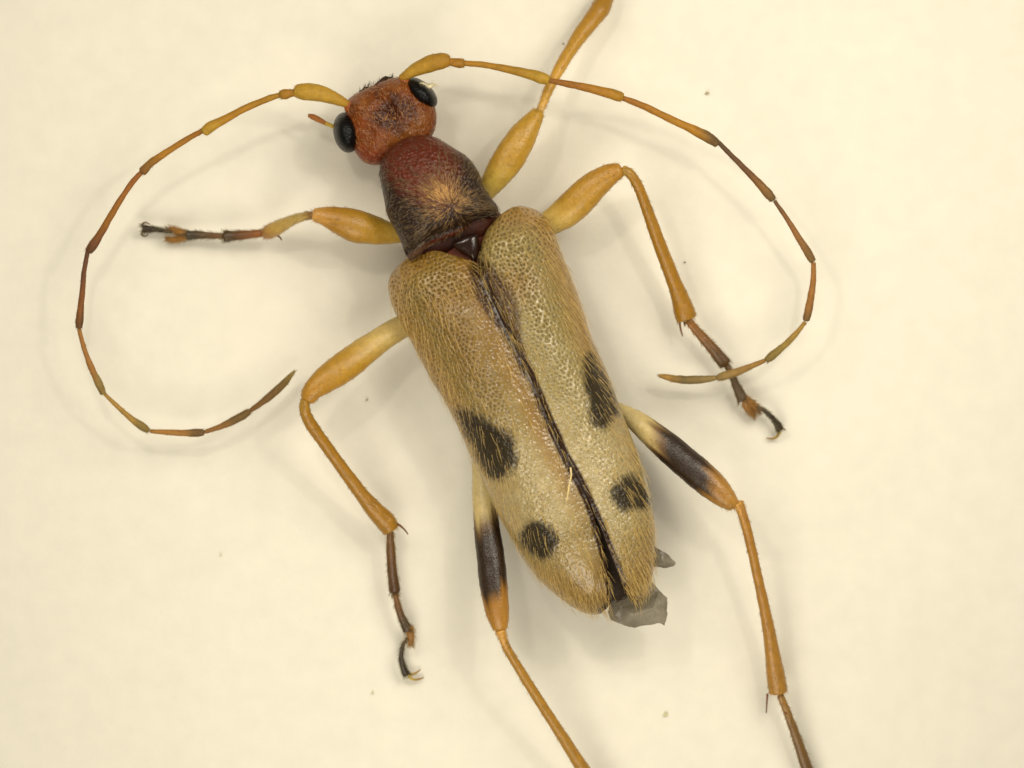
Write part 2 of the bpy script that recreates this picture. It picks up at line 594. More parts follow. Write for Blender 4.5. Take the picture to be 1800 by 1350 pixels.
def wing_case(inner, outer, spots, front_in, side_sign, label):
    ti, si = monotone(inner)
    to, so = monotone(outer)
    t0, t1 = max(ti[0], to[0]), min(ti[-1], to[-1])
    nt, ns = 560, 120
    v = np.linspace(0, 1, nt)
    # denser at both ends
    e = 0.5 - 0.5 * np.cos(math.pi * v)
    e = 0.72 * v + 0.28 * e
    tt = t0 + (t1 - t0) * e
    # extra crowding at the tips so the round ends stay round
    t0 += 0.25
    t1 -= 0.25
    tt = t0 + (t1 - t0) * e
    k = 14
    tt[:k] = t0 + (tt[k] - t0) * (np.arange(k) / k) ** 2
    tt[-k:] = t1 - (t1 - tt[-k - 1]) * ((np.arange(k)[::-1]) / k) ** 2
    sin_, sout = np.interp(tt, ti, si), np.interp(tt, to, so)
    u = np.linspace(0, 1, ns)
    u = 0.6 * u + 0.4 * np.sin(u * math.pi / 2)
    S = sin_[:, None] + (sout - sin_)[:, None] * u[None, :]
    T = np.broadcast_to(tt[:, None], S.shape)
    X = A0[0] + AX[0] * T + LX[0] * S
    Y = A0[1] + AX[1] * T + LX[1] * S
    oc, ic = catmull(outer, 4), catmull(inner[:front_in], 6)
    d_out = line_d(X, Y, oc)
    d_fr = line_d(X, Y, ic)
    sut = line_d(X, Y, catmull(inner[front_in - 1:], 3))
    Tn = (T - t0) / (t1 - t0)
    half = np.abs(S) / 150.0
    z = 1.34 + 0.70 * superq(d_out / 88.0, 2.1) * (1.0 - 0.22 * Tn) + 0.26 * (1 - np.clip(half, 0, 1) ** 2) * (1 - 0.3 * Tn)
    z -= 0.36 * (1 - superq(d_fr / 42.0, 2.0)) * superq(d_out / 40.0, 2.0)
    z += 0.07 * np.sin(math.pi * np.clip(sut / 130.0, 0, 1)) * smooth(0, 0.1, Tn)
    z -= 0.02 * np.exp(-(sut / 9.0) ** 2) * smooth(0.04, 0.12, Tn)
    z += 0.005 * np.exp(-((sut - 8) / 2.2) ** 2)
    # shoulder bump and the hollow inside it
    sh = outer[3] if side_sign < 0 else outer[2]
    hb = np.hypot(X - (725 if side_sign < 0 else 925), Y - (492 if side_sign < 0 else 408))
    z += 0.10 * np.exp(-(hb / 34.0) ** 2)
    hollow = np.hypot((X - (790 if side_sign < 0 else 905)) / 36, (Y - (525 if side_sign < 0 else 500)) / 34)
    z -= 0.07 * np.exp(-hollow ** 2)
    zs = z.copy()
    # punctures: jittered rows of pits in real relief, with slightly raised walls
    sp = 8.2
    row = sp * 0.86
    gi, gj = np.round(T / row).astype(int), None
    best = np.full(T.shape, 1e9)
    second = np.full(T.shape, 1e9)
    gid = np.zeros(T.shape)

    def h(i, j, q):
        a = np.sin(i * 127.1 + j * 311.7 + q * 74.7 + (3.0 if side_sign > 0 else 0)) * 43758.5453
        return a - np.floor(a)
    for di in (-1, 0, 1):
        i = gi + di
        off = (i % 2) * 0.5
        jj = np.round(S / sp - off).astype(int)
        for dj in (-1, 0, 1):
            j = jj + dj
            cs = (j + off + 0.62 * (h(i, j, 1) - 0.5)) * sp
            ct = (i + 0.62 * (h(i, j, 2) - 0.5)) * row
            dd = np.hypot(S - cs, T - ct)
            new = dd < best
            second = np.where(new, best, np.minimum(second, dd))
            gid = np.where(new, h(i, j, 3), gid)
            best = np.minimum(best, dd)
    rad = 1.7 + 1.0 * gid
    pit = np.exp(-(best / rad) ** 2 * 1.2)
    edge = smooth(0, 5, d_out) * smooth(1, 6, sut)
    depth = (0.038 + 0.022 * np.exp(-((Tn - 0.05) / 0.35) ** 2)) * (1 - 0.45 * smooth(0.82, 0.97, Tn)) * edge
    if side_sign > 0:
        mask = np.maximum(np.exp(-((sut - 56) / 34) ** 2), 1 - smooth(0.10, 0.25, Tn))
    else:
        m1 = smooth(40, 75, sut) * (1 - smooth(0.42, 0.56, Tn)) * smooth(0.1, 0.2, Tn)
        m2 = np.exp(-((sut - 78) / 24) ** 2) * smooth(0.42, 0.55, Tn) * (1 - smooth(0.80, 0.86, Tn))
        m3 = np.exp(-((Tn - 0.79) / 0.035) ** 2) * (1 - smooth(60, 95, sut))
        mask = np.maximum.reduce([1 - smooth(0.10, 0.22, Tn), m1, m2, m3])
    mask = 0.30 + 0.70 * np.clip(mask + 0.25 * np.sin(X * 0.05) * np.sin(Y * 0.043), 0, 1) * (1 - 0.25 * smooth(0.82, 0.9, Tn))
    depth = depth * mask
    z = z - depth * pit + 0.004 * edge * smooth(0, 4, second - best)
    wr = np.exp(-((sut - (70 if side_sign < 0 else 52)) / 26) ** 2) * smooth(0.40, 0.60, Tn) * (1 - smooth(0.78, 0.88, Tn))
    z = z + 0.024 * wr * edge * smooth(0, 5, second - best) * (0.6 + 0.4 * np.sin(T * 0.75 + 0.25 * S))
    lowf = np.zeros(T.shape)
    fx = fractal(np.stack([X.ravel(), Y.ravel(), 0 * X.ravel()], -1)[::1] / 100, 2.2, 3).reshape(T.shape)
    z = z + 0.012 * fx

    # pigment
    base = lin(132, 109, 48) if side_sign < 0 else lin(144, 127, 74)
    palec = lin(180, 162, 116)
    amber = lin(154, 118, 52)
    col = np.broadcast_to(base, T.shape + (3,))
    band = np.exp(-((Tn - 0.66) / 0.2) ** 2)
    col = blend(col, palec, np.clip(0.8 * band + 0.3 * fx, 0, 1))
    col = blend(col, amber, np.clip((1 - smooth(8, 46, d_out)) * (0.85 - 0.75 * smooth(0.35, 0.7, Tn)) + (1 - smooth(0.0, 0.12, Tn)) * 0.55, 0, 1))
    col = blend(col, lin(136, 102, 46), np.clip(0.65 * np.exp(-hollow ** 2 * 0.6) + 0.25 * smooth(0.75, 0.95, Tn), 0, 1))
    if side_sign < 0:
        col = blend(col, lin(148, 106, 42), 0.6 * np.exp(-((sut - 20) / 16) ** 2) * (1 - smooth(0.62, 0.85, Tn)))
        col = blend(col, lin(130, 98, 46), 0.6 * np.exp(-(((Tn - 0.26) / 0.16) ** 2)) * smooth(30, 70, d_out))
    col = blend(col, lin(138, 108, 54), 0.6 * smooth(0.80, 0.95, Tn))
    brown = lin(46, 26, 9)
    if side_sign > 0:
        wband = 8.0 + 34.0 * np.exp(-((T - 85) / 75.0) ** 2)
        f = (1 - smooth(wband * 0.65, wband * 1.15, sut + 3 * fx)) * 0.9
    else:
        wband = 7.0 + 14.0 * np.exp(-((T - 70) / 70.0) ** 2)
        f = (1 - smooth(wband * 0.85, wband * 1.3, sut + 3 * fx)) * 0.95
        f = np.maximum(f, (1 - smooth(8, 30, sut)) * 0.30)
    f = f * smooth(-5, 25, T)
    core = 1 - smooth(6, 12, sut + 1.5 * fx)
    warm = lin(66, 40, 13)
    seam = blend(np.broadcast_to(warm, col.shape), brown, core)
    f2 = np.clip(np.maximum(f, core * smooth(-5, 20, T)), 0, 1)
    col = col * (1 - f2[..., None]) + seam * f2[..., None]
    for sp_ in spots:
        sd = poly_sd(X, Y, catmull(sp_, 4, True))
        n2 = fx * 7 + (best - 3.5) * 0.8
        col = blend(col, lin(27, 19, 11), (1 - smooth(-11, 7, sd + n2)) * 0.93)
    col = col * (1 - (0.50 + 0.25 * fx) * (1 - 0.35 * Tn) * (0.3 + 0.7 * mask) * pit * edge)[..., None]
    P = W(X, Y, z).reshape(-1, 3)
    PS = W(X, Y, zs)
    idx = np.arange(nt * ns).reshape(nt, ns)
    a, b, c, d = idx[:-1, :-1], idx[1:, :-1], idx[1:, 1:], idx[:-1, 1:]
    F = np.stack([a, b, c, d] if side_sign > 0 else [a, d, c, b], -1).reshape(-1, 4)
    # thickness: the whole edge is turned down and in
    loop = np.concatenate([idx[0, :], idx[1:, -1], idx[-1, -2::-1], idx[-2:0, 0]])
    cen = P.mean(0)
    b1 = P[loop].copy()
    b1[:, 2] -= 0.05
    ctr = np.array([P.reshape(nt, ns, 3)[min(max(q // ns, 8), nt - 9)].mean(0) for q in loop])
    b2 = b1 + (ctr - b1) * np.array([0.10, 0.10, 0])
    m_ = len(loop)
    n0 = len(P)
    r_ = np.arange(m_)
    q_ = (r_ + 1) % m_
    f1 = np.stack([loop[r_], n0 + r_, n0 + q_, loop[q_]], -1)
    f2 = np.stack([n0 + r_, n0 + m_ + r_, n0 + m_ + q_, n0 + q_], -1)
    if side_sign < 0:
        f1, f2 = f1[:, ::-1], f2[:, ::-1]
    F = np.vstack([F, f1, f2])
    colf = col.reshape(-1, 3)
    colf = np.vstack([colf, colf[loop], colf[loop]])
    n_top = len(P)
    P = np.vstack([P, b1, b2])
    ob = mesh_object("elytron", P, F, M_elyt, beetle, colf)
    ob["label"] = label
    # hairs
    gx, gy = np.gradient(PS, axis=0), np.gradient(PS, axis=1)
    nm = norm(np.cross(gx.reshape(-1, 3), gy.reshape(-1, 3)))
    nm = np.where(nm[:, 2:3] < 0, -nm, nm)
    cell = (np.linalg.norm(gx, axis=2) * np.linalg.norm(gy, axis=2)).ravel()
    flank = (1 - smooth(10, 75, d_out)).ravel()
    nearsut = np.exp(-(sut.ravel() / 24.0) ** 2) * (1 - smooth(0.3, 0.6, Tn.ravel()))
    tail = smooth(0.72, 0.9, Tn.ravel())
    mid = 0.30 + 0.25 * (side_sign < 0)
    wgt = cell * (mid + 1.3 * flank + 0.8 * nearsut + 1.5 * tail) * smooth(0.01, 0.10, Tn.ravel()) * smooth(1, 4, d_out.ravel())
    n = 1000
    inspot = np.ones(len(wgt))
    for sp_ in spots:
        inspot *= 1 - 0.45 * (poly_sd(X, Y, sp_).ravel() < 4)
    wgt = wgt * inspot
    i = RNG.choice(n_top, n, p=wgt / wgt.sum())
    root = PS.reshape(-1, 3)[i] + RNG.normal(0, 0.006, (n, 3)) * [1, 1, 0]
    back = np.array([AX[0], -AX[1], 0])
    lat = np.array([LX[0], -LX[1], 0]) * side_sign
    dd = back + lat * RNG.normal(0.02, 0.12, (n, 1)) + lat * 0.10 * flank[i][:, None]
    up = nm[i]
    dd = dd - up * np.sum(dd * up, 1, keepdims=True)
    ln = RNG.uniform(0.18, 0.38, n) * (1 - 0.15 * tail[i])
    lift = 0.28 + 0.22 * flank[i][:, None]
    add_hairs("hairs", ob, root, dd, up, ln, 0.0068, lin(212, 178, 100), lift=lift, curl=0.24, vary=0.3)
    return ob


wing_case(L_IN, L_OUT, SPOTS_L, 6, -1, "broader straw-coloured wing case on the side of the bent front leg")
wing_case(R_IN, R_OUT, SPOTS_R, 7, 1, "straw-coloured wing case with wide brown band along the seam")


# --- folded hind wings that show at the tail
def wing_mesh(label, pts, tris, col):
    P = W([p[0] for p in pts], [p[1] for p in pts], [p[2] for p in pts])
    o = mesh_object("hind_wing", P, tris, M_wing, beetle, np.array(col))
    sb = o.modifiers.new("folds", 'SUBSURF')
    sb.subdivision_type = 'SIMPLE'
    sb.levels = sb.render_levels = 4
    tx = bpy.data.textures.new("folds", 'CLOUDS')
    tx.noise_scale = 0.22
    dm = o.modifiers.new("crumple", 'DISPLACE')
    dm.texture = tx
    dm.strength = 0.09
    dm.mid_level = 0.5
    dm.texture_coords = 'LOCAL'
    sm = o.modifiers.new("ease", 'SMOOTH')
    sm.iterations = 1
    so_ = o.modifiers.new("membrane", 'SOLIDIFY')
    so_.thickness = 0.012
    o["label"] = label
    return o


G1, G2, GD = lin(104, 98, 86), lin(146, 140, 126), lin(66, 54, 42)
wing_mesh("grey crumpled wing tip sticking out past the wing cases",
          [(1040, 900, 1.72), (1052, 905, 1.72), (1050, 960, 1.55), (1078, 960, 1.55), (1066, 1020, 1.42), (1104, 1010, 1.45), (1072, 1062, 1.34), (1112, 1046, 1.42),
           (1069, 1078, 1.28), (1074, 1090, 1.22), (1091, 1097, 1.20), (1116, 1103, 1.12), (1144, 1099, 1.16), (1158, 1095, 1.22), (1168, 1100, 1.12), (1171, 1090, 1.22),
           (1173, 1069, 1.12), (1174, 1051, 1.20), (1158, 1037, 1.26), (1146, 1022, 1.28), (1112, 1082, 1.36), (1092, 1066, 1.24), (1150, 1068, 1.38), (1128, 1062, 1.20), (1132, 1030, 1.3)],
          [(0, 2, 3, 1), (2, 4, 5, 3), (4, 6, 7, 5), (6, 8, 21), (6, 21, 7), (8, 9, 21), (9, 10, 21), (10, 20, 21), (10, 11, 20), (11, 12, 20), (20, 23, 21), (21, 23, 7),
           (12, 13, 22), (12, 22, 20), (20, 22, 23), (13, 14, 15), (13, 15, 22), (15, 16, 22), (16, 17, 22), (17, 18, 22), (18, 23, 22), (18, 19, 24), (18, 24, 23), (24, 7, 23), (24, 5, 7)],
          [GD] * 8 + [G1, G1, G2, G1, G2, G2, G1, G2, G1, G2, G1, G1, G2, G1, G2, lin(80, 72, 54), lin(90, 80, 58)])
wing_mesh("small grey triangular wing fold beside the tail",
          [(1140, 950, 1.2), (1153, 962, 1.25), (1171, 973, 1.22), (1187, 989, 1.15), (1182, 995, 1.08), (1167, 998, 1.12), (1148, 994, 1.1), (1165, 985, 1.28), (1135, 975, 1.15)],
          [(0, 1, 7), (1, 2, 7), (2, 3, 7), (3, 4, 7), (4, 5, 7), (5, 6, 7), (6, 8, 7), (8, 0, 7)],
          [G1, G1, G1, G2, G1, G1, G1, G2, G1])

# --- head
HEAD = [(607, 196), (608, 180), (620, 168), (634, 160), (652, 152), (672, 143), (690, 137), (708, 136), (728, 142), (748, 158), (761, 178), (767, 200), (766, 222),
        (757, 243), (738, 262), (705, 277), (680, 288), (656, 290), (640, 285), (628, 273), (618, 254), (611, 230), (607, 210)]


def head_col(x, y):
    c0, dk, lt = lin(112, 55, 17), lin(54, 25, 13), lin(138, 84, 30)
    f = fractal(np.stack([x, y, 0 * x], -1) / 100, 3.5, 4)
    c = np.broadcast_to(c0, (len(x), 3))
    c = blend(c, lt, np.clip(0.6 * np.exp(-(line_d(x, y, [(700, 245), (740, 215)]) / 16) ** 2) + 0.5 * np.exp(-(np.hypot(x - 640, y - 178) / 16) ** 2)
                             + 0.5 * np.exp(-(np.hypot(x - 690, y - 155) / 16) ** 2), 0, 1))
    c = blend(c, dk, 0.9 * (1 - smooth(0.35, 1.35, np.hypot((x - 690) / 46, (y - 198) / 38) + 0.45 * f)))
    c = blend(c, lin(118, 46, 24), 0.6 * (1 - smooth(6, 22, line_d(x, y, [(628, 268), (650, 280), (676, 282)]))))
    return c * (1 + 0.16 * f)[:, None]


def head_bump(x, y):
    ins = poly_sd(x, y, HEAD) < -1
    g = -0.06 * np.exp(-(np.hypot(x - 690, y - 196) / 15) ** 2)
    # groove between the antennal bases, raised bases, brow beside the eyes
    g += -0.05 * np.exp(-(line_d(x, y, [(662, 150), (694, 200)]) / 5) ** 2)
    g += 0.10 * np.exp(-(np.hypot(x - 628, y - 188) / 15) ** 2) + 0.10 * np.exp(-(np.hypot(x - 704, y - 152) / 15) ** 2)
    f = fractal(np.stack([x.ravel(), y.ravel(), 0 * x.ravel()], -1) / 100, 5.0, 3).reshape(x.shape)
    return (g + 0.025 * f) * ins


head, HP, HN, HV, hm, hr = pillow("head", HEAD, 1.15, 0.52, 0.50, M_head, beetle, head_col, power=0.66, centre=(690, 212), bump=head_bump, rings=30)
ha = ring_area(hm, hr, len(HP))
i = surface_roots(HP, HN, HV, 520, lambda x, y: ha, 0.0)
dvec = np.broadcast_to(np.array([-0.3, 0.9, 0.0]), (520, 3)) + 0.5 * RNG.normal(size=(520, 3))
dvec = dvec - HN[i] * np.sum(dvec * HN[i], 1, keepdims=True)
add_hairs("hairs", head, HP[i], dvec, HN[i], RNG.uniform(0.05, 0.11, 520), 0.007, lin(190, 130, 66), lift=0.5, curl=0.3)
# dark uneven mouthpart edge with bristles in front
mouth = [(634, 163), (648, 156), (662, 149), (676, 143), (690, 139)]
tube("mandible", [(p[0] - 1, p[1] - 1, 5 + 4 * (k % 2), 1.10) for k, p in enumerate(mouth)], [(0, lin(46, 34, 22)), (1, lin(60, 40, 24))], M_body, head,
     hairs=170, hair_len=0.08, hair_col=lin(52, 40, 22), hair_w=0.011, hair_spread=1.8, lump=0.10)
for cx_, cy_, a_ in ((612, 184, 0.9), (705, 141, 1.0)):
    tube("antennal_tubercle", [(cx_ + 12, cy_ + 9, 22, 1.35), (cx_ + 4, cy_ + 3, 22, 1.42), (cx_ - 1, cy_ - 1, 15, 1.42)],
         [(0, lin(160, 80, 34)), (1, lin(140, 74, 28))], M_head, head, lump=0.03)


def eye(cx, cy, a, b, rot, z, h):
    n = 40
    t = np.linspace(0, 2 * math.pi, n, endpoint=False)
    rot = math.radians(rot)
    out = [(cx + a * math.cos(k) * math.cos(rot) - b * math.sin(k) * math.sin(rot), cy + a * math.cos(k) * math.sin(rot) + b * math.sin(k) * math.cos(rot)) for k in t]
    return pillow("eye", out, z, h, h, M_eye, head, lambda x, y: np.broadcast_to(lin(10, 9, 9), (len(x), 3)), n=2, rings=14, power=1.0)


eye(609, 233, 36, 23, 80, 1.18, 0.46)
eye(740, 163, 35, 19, 42, 1.24, 0.44)
# palp beside the eye
tube("palp", [(590, 226, 7, 0.95), (582, 221, 7, 0.97), (573, 217, 8, 1.0)], [(0, lin(206, 176, 70)), (1, lin(180, 140, 50))], M_ant, head, lump=0.01)
tube("palp", [(572, 217, 7, 1.0), (562, 211, 10, 0.98), (551, 206, 10, 0.96), (543, 203, 6, 0.95)], [(0, lin(150, 90, 34)), (1, lin(160, 96, 44))], M_ant, head, lump=0.01, hairs=20, hair_len=0.03)

# --- antennae
ORB = lin(172, 112, 28)
RB = lin(150, 90, 26)


def antenna(label, segs):
    e = bpy.data.objects.new("antenna", None)
    scene.collection.objects.link(e)
    e.parent = beetle
    e["label"] = label
    for k, (pts, stops) in enumerate(segs):
        nm = "scape" if k == 0 else "pedicel" if k == 1 else "antenna_segment"
        tube(nm, pts, [(p_, c_ * np.array([0.95, 1.01, 0.92])) for p_, c_ in stops], M_ant, e, flat=0.9, seg=16, per=7, lump=0.012, hairs=150 if k < 2 else 130, hair_len=0.038, hair_w=0.005, hair_spread=0.35)


tip = lambda a, b, at=0.8: [(0, a), (at - 0.15, a), (at, b), (1, b)]
antenna("antenna that curls back beside the bent front leg", [
    ([(611, 183, 13, 1.45), (596, 176, 20, 1.5), (575, 168, 27, 1.55), (550, 162, 31, 1.6), (530, 161, 28, 1.62), (521, 161, 22, 1.62)], [(0, AMBER_D), (0.2, AMBER), (1, AMBER)]),
    ([(519, 163, 12, 1.62), (510, 164, 15, 1.62), (500, 166, 18, 1.61), (494, 167, 15, 1.6)], [(0, ORB), (1, AMBER_D)]),
    ([(493, 167, 9, 1.6), (470, 174, 11, 1.58), (430, 191, 12, 1.54), (395, 210, 14, 1.5), (372, 222, 19, 1.48), (360, 231, 18, 1.46)], [(0, AMBER_D), (0.6, ORB), (1, AMBER)]),
    ([(358, 229, 9, 1.46), (330, 244, 10, 1.43), (300, 263, 11, 1.4), (270, 283, 14, 1.37), (251, 301, 16, 1.34)], [(0, RB), (0.6, ORB), (1, BROWN)]),
    ([(250, 301, 8, 1.34), (230, 324, 10, 1.3), (205, 362, 11, 1.26), (180, 405, 13, 1.22), (164, 430, 17, 1.19), (156, 441, 14, 1.18)], [(0, lin(150, 86, 40)), (0.6, RB), (0.85, lin(116, 66, 34)), (1, lin(90, 54, 30))]),
    ([(154, 443, 8, 1.18), (148, 475, 9, 1.15), (144, 520, 11, 1.1), (140, 560, 14, 1.06), (139, 575, 12, 1.05)], [(0, lin(96, 58, 38)), (0.3, lin(110, 62, 38)), (0.7, lin(136, 78, 38)), (1, lin(92, 60, 34))]),
    ([(139, 579, 7, 1.05), (148, 612, 9, 1.01), (160, 645, 11, 0.97), (174, 675, 14, 0.92), (181, 691, 11, 0.9)], tip(lin(160, 104, 52), lin(140, 108, 62))),
    ([(184, 693, 6, 0.9), (205, 713, 8, 0.86), (230, 735, 11, 0.81), (250, 750, 14, 0.77), (260, 757, 11, 0.75)], tip(lin(168, 122, 60), lin(134, 104, 56))),
    ([(265, 758, 7, 0.75), (295, 760, 10, 0.72), (325, 761, 12, 0.68), (346, 761, 14, 0.65), (357, 760, 11, 0.64)], tip(lin(166, 110, 52), lin(112, 78, 44), 0.78)),
    ([(361, 759, 7, 0.64), (390, 749, 11, 0.62), (415, 737, 14, 0.6), (431, 728, 14, 0.58), (438, 723, 10, 0.58)], tip(lin(140, 92, 44), lin(112, 80, 42), 0.6)),
    ([(440, 722, 7, 0.58), (460, 708, 11, 0.57), (480, 692, 14, 0.56), (500, 673, 13, 0.55), (512, 659, 8, 0.54), (518, 652, 3, 0.54)], [(0, BROWN), (0.7, lin(116, 84, 44)), (1, lin(150, 120, 60))]),
])
antenna("antenna that arches over the straight front leg", [
    ([(706, 138, 14, 1.45), (722, 127, 20, 1.5), (742, 117, 27, 1.56), (762, 110, 30, 1.62), (778, 107, 28, 1.66), (787, 107, 22, 1.66)], [(0, AMBER_D), (0.2, AMBER), (1, AMBER_D)]),
    ([(790, 109, 13, 1.66), (798, 110, 15, 1.66), (808, 111, 17, 1.66), (814, 111, 15, 1.66)], [(0, ORB), (1, AMBER_D)]),
    ([(815, 111, 10, 1.66), (850, 114, 11, 1.66), (890, 121, 13, 1.66), (925, 129, 17, 1.65), (950, 136, 21, 1.65), (962, 140, 17, 1.64)], [(0, ORB), (0.6, AMBER_D), (1, AMBER)]),
    ([(965, 141, 9, 1.64), (1000, 148, 12, 1.62), (1040, 156, 15, 1.59), (1075, 165, 19, 1.56), (1092, 171, 17, 1.54)], [(0, lin(140, 84, 34)), (0.3, RB), (0.7, ORB), (1, AMBER_D)]),
    ([(1096, 173, 9, 1.54), (1130, 186, 12, 1.5), (1170, 205, 13, 1.46), (1210, 224, 15, 1.41), (1242, 240, 20, 1.37), (1260, 252, 15, 1.35)], [(0, RB), (0.5, ORB), (0.75, ORB), (0.88, lin(116, 82, 44)), (1, lin(100, 72, 42))]),
    ([(1264, 251, 8, 1.35), (1295, 283, 10, 1.3), (1325, 313, 12, 1.25), (1347, 337, 16, 1.21), (1358, 350, 14, 1.2)], [(0, lin(86, 60, 38)), (0.5, lin(110, 68, 40)), (0.75, lin(140, 92, 48)), (1, lin(108, 80, 46))]),
    ([(1362, 354, 7, 1.2), (1385, 387, 9, 1.15), (1405, 420, 11, 1.1), (1420, 444, 14, 1.06), (1428, 458, 12, 1.04)], [(0, lin(104, 68, 44)), (0.5, lin(152, 96, 52)), (1, lin(120, 88, 52))]),
    ([(1430, 463, 8, 1.04), (1430, 490, 10, 1.0), (1426, 520, 12, 0.96), (1420, 548, 14, 0.92), (1417, 562, 12, 0.9)], [(0, lin(164, 104, 52)), (0.7, lin(154, 98, 50)), (1, lin(110, 80, 48))]),
    ([(1415, 567, 7, 0.9), (1398, 588, 10, 0.87), (1378, 608, 12, 0.84), (1358, 625, 14, 0.81), (1348, 633, 11, 0.8)], [(0, lin(164, 118, 56)), (0.6, lin(150, 116, 58)), (1, lin(126, 100, 56))]),
    ([(1344, 634, 7, 0.8), (1320, 644, 11, 0.77), (1295, 654, 14, 0.74), (1272, 661, 15, 0.72), (1262, 664, 12, 0.71)], [(0, lin(160, 112, 56)), (1, lin(142, 110, 68))]),
    ([(1258, 664, 9, 0.71), (1235, 667, 13, 0.69), (1210, 668, 15, 0.67), (1185, 666, 13, 0.66), (1168, 662, 9, 0.65), (1158, 660, 4, 0.65)], [(0, lin(142, 112, 70)), (0.6, lin(120, 92, 54)), (0.85, lin(166, 118, 56)), (1, lin(150, 110, 56))]),
])


# --- legs
def leg(label, femur, tibia, tarsi=(), claws=(), spurs=()):
    e = bpy.data.objects.new("leg", None)
    scene.collection.objects.link(e)
    e.parent = beetle
    e["label"] = label
    tube("femur", femur[0], femur[1], M_leg, e, flat=0.78, seg=28, per=10, lump=0.009, hairs=340, hair_len=0.06, hair_w=0.0075, hair_spread=0.45)
    tube("tibia", tibia[0], tibia[1], M_leg, e, flat=0.85, seg=20, per=9, lump=0.008, cap=0.18, hairs=520, hair_len=0.065, hair_w=0.0075, hair_spread=0.55)
    last = None
    for pts, stops in tarsi:
        if last is not None and math.hypot(pts[0][0] - last[0], pts[0][1] - last[1]) < 14:
            pts = [(last[0], last[1], pts[0][2] * 0.7, last[3])] + pts
        last = pts[-1] if pts[0][2] > 4 and stops[0][1] is not LOBE else last
        tube("tarsal_segment", pts, stops, M_leg, e, flat=0.7, seg=16, per=6, lump=0.012, cap=0.2, hairs=330, hair_len=0.075, hair_w=0.0075, hair_spread=0.7)
    for pts, stops in claws:
        tube("claw", pts, stops, M_ant, e, seg=10, per=6, lump=0)
    for pts in spurs:
        tube("spur", pts, [(0, lin(120, 70, 34)), (1, lin(80, 44, 26))], M_ant, e, seg=8, per=5, lump=0)
    return e


AM = [(0, PALE), (0.25, AMBER), (0.8, AMBER_D), (1, AMBER)]
TB = [(0, AMBER), (0.1, AMBER_D), (1, AMBER_D)]
DK = lambda a=lin(150, 92, 38), b=DARK: [(0, a), (0.35, blend(a, b, 0.5)), (0.8, b), (1, b)]
LOBE = lin(158, 106, 40)

leg("front leg bent out flat beside the curled antenna",
    ([(735, 412, 22, 0.95), (712, 413, 26, 1.0), (690, 411, 36, 1.08), (660, 405, 50, 1.18), (625, 397, 58, 1.28), (595, 387, 48, 1.34), (570, 380, 33, 1.38), (554, 378, 24, 1.38)],
     [(0, PALE), (0.15, lin(206, 168, 88)), (0.4, AMBER), (0.8, AMBER_D), (1, lin(206, 150, 80))]),
    ([(550, 378, 12, 1.36), (535, 380, 14, 1.26), (512, 388, 18, 1.02), (492, 398, 24, 0.80), (474, 407, 25, 0.62), (464, 411, 16, 0.54)],
     [(0, lin(140, 90, 40)), (0.15, lin(198, 164, 92)), (0.7, lin(196, 156, 80)), (1, lin(170, 106, 40))]),
    [([(466, 410, 12, 0.55), (440, 412, 14, 0.50), (415, 414, 18, 0.45), (395, 415, 21, 0.42)], DK(lin(164, 92, 30), lin(76, 50, 26))),
     ([(388, 415, 8, 0.42), (370, 414, 12, 0.38), (345, 413, 15, 0.33), (329, 414, 18, 0.30)], DK(lin(130, 84, 40), lin(66, 52, 34))),
     ([(327, 411, 11, 0.30), (315, 408, 13, 0.26), (303, 404, 11, 0.22), (295, 403, 6, 0.20)], [(0, LOBE), (1, LOBE)]),
     ([(327, 416, 11, 0.30), (315, 420, 12, 0.26), (302, 421, 10, 0.22), (293, 420, 6, 0.20)], [(0, LOBE), (1, LOBE)]),
     ([(302, 408, 5, 0.28), (285, 405, 7, 0.26), (268, 403, 10, 0.24), (252, 403, 14, 0.22)], [(0, lin(90, 66, 36)), (0.3, DARK), (1, DARK)])],
    [([(252, 400, 5, 0.22), (250, 394, 4, 0.18), (256, 391, 3, 0.12), (263, 394, 2, 0.07)], [(0, lin(110, 84, 54)), (1, lin(90, 60, 36))]),
     ([(252, 406, 5, 0.2), (249, 412, 4, 0.14), (254, 415, 3, 0.09), (260, 413, 2, 0.06)], [(0, lin(110, 84, 54)), (1, lin(90, 60, 36))])],
    [[(487, 414, 4, 0.62), (492, 417, 3, 0.6), (495, 422, 2, 0.58)]])

leg("straight front leg that runs under the arched antenna",
    ([(845, 352, 20, 0.95), (855, 338, 32, 1.0), (868, 318, 44, 1.06), (882, 297, 52, 1.12), (900, 270, 56, 1.16), (918, 240, 50, 1.18), (934, 216, 37, 1.18), (946, 199, 24, 1.16)],
     [(0, PALE), (0.2, lin(212, 176, 84)), (0.45, AMBER), (1, AMBER)]),
    ([(949, 196, 12, 1.15), (955, 182, 14, 1.12), (963, 160, 17, 1.06), (974, 138, 18, 1.0), (987, 114, 21, 0.92), (1003, 88, 22, 0.82), (1020, 62, 27, 0.7), (1040, 36, 30, 0.6), (1056, 14, 34, 0.5), (1064, -4, 30, 0.42)],
     [(0, lin(214, 168, 96)), (0.1, lin(206, 154, 60)), (1, AMBER_D)]),
    [([(1066, -6, 14, 0.42), (1085, -30, 20, 0.3), (1100, -60, 22, 0.2)], DK())], [],
    [[(1071, 2, 5, 0.42), (1080, -3, 4, 0.4), (1088, -5, 2, 0.38)]])

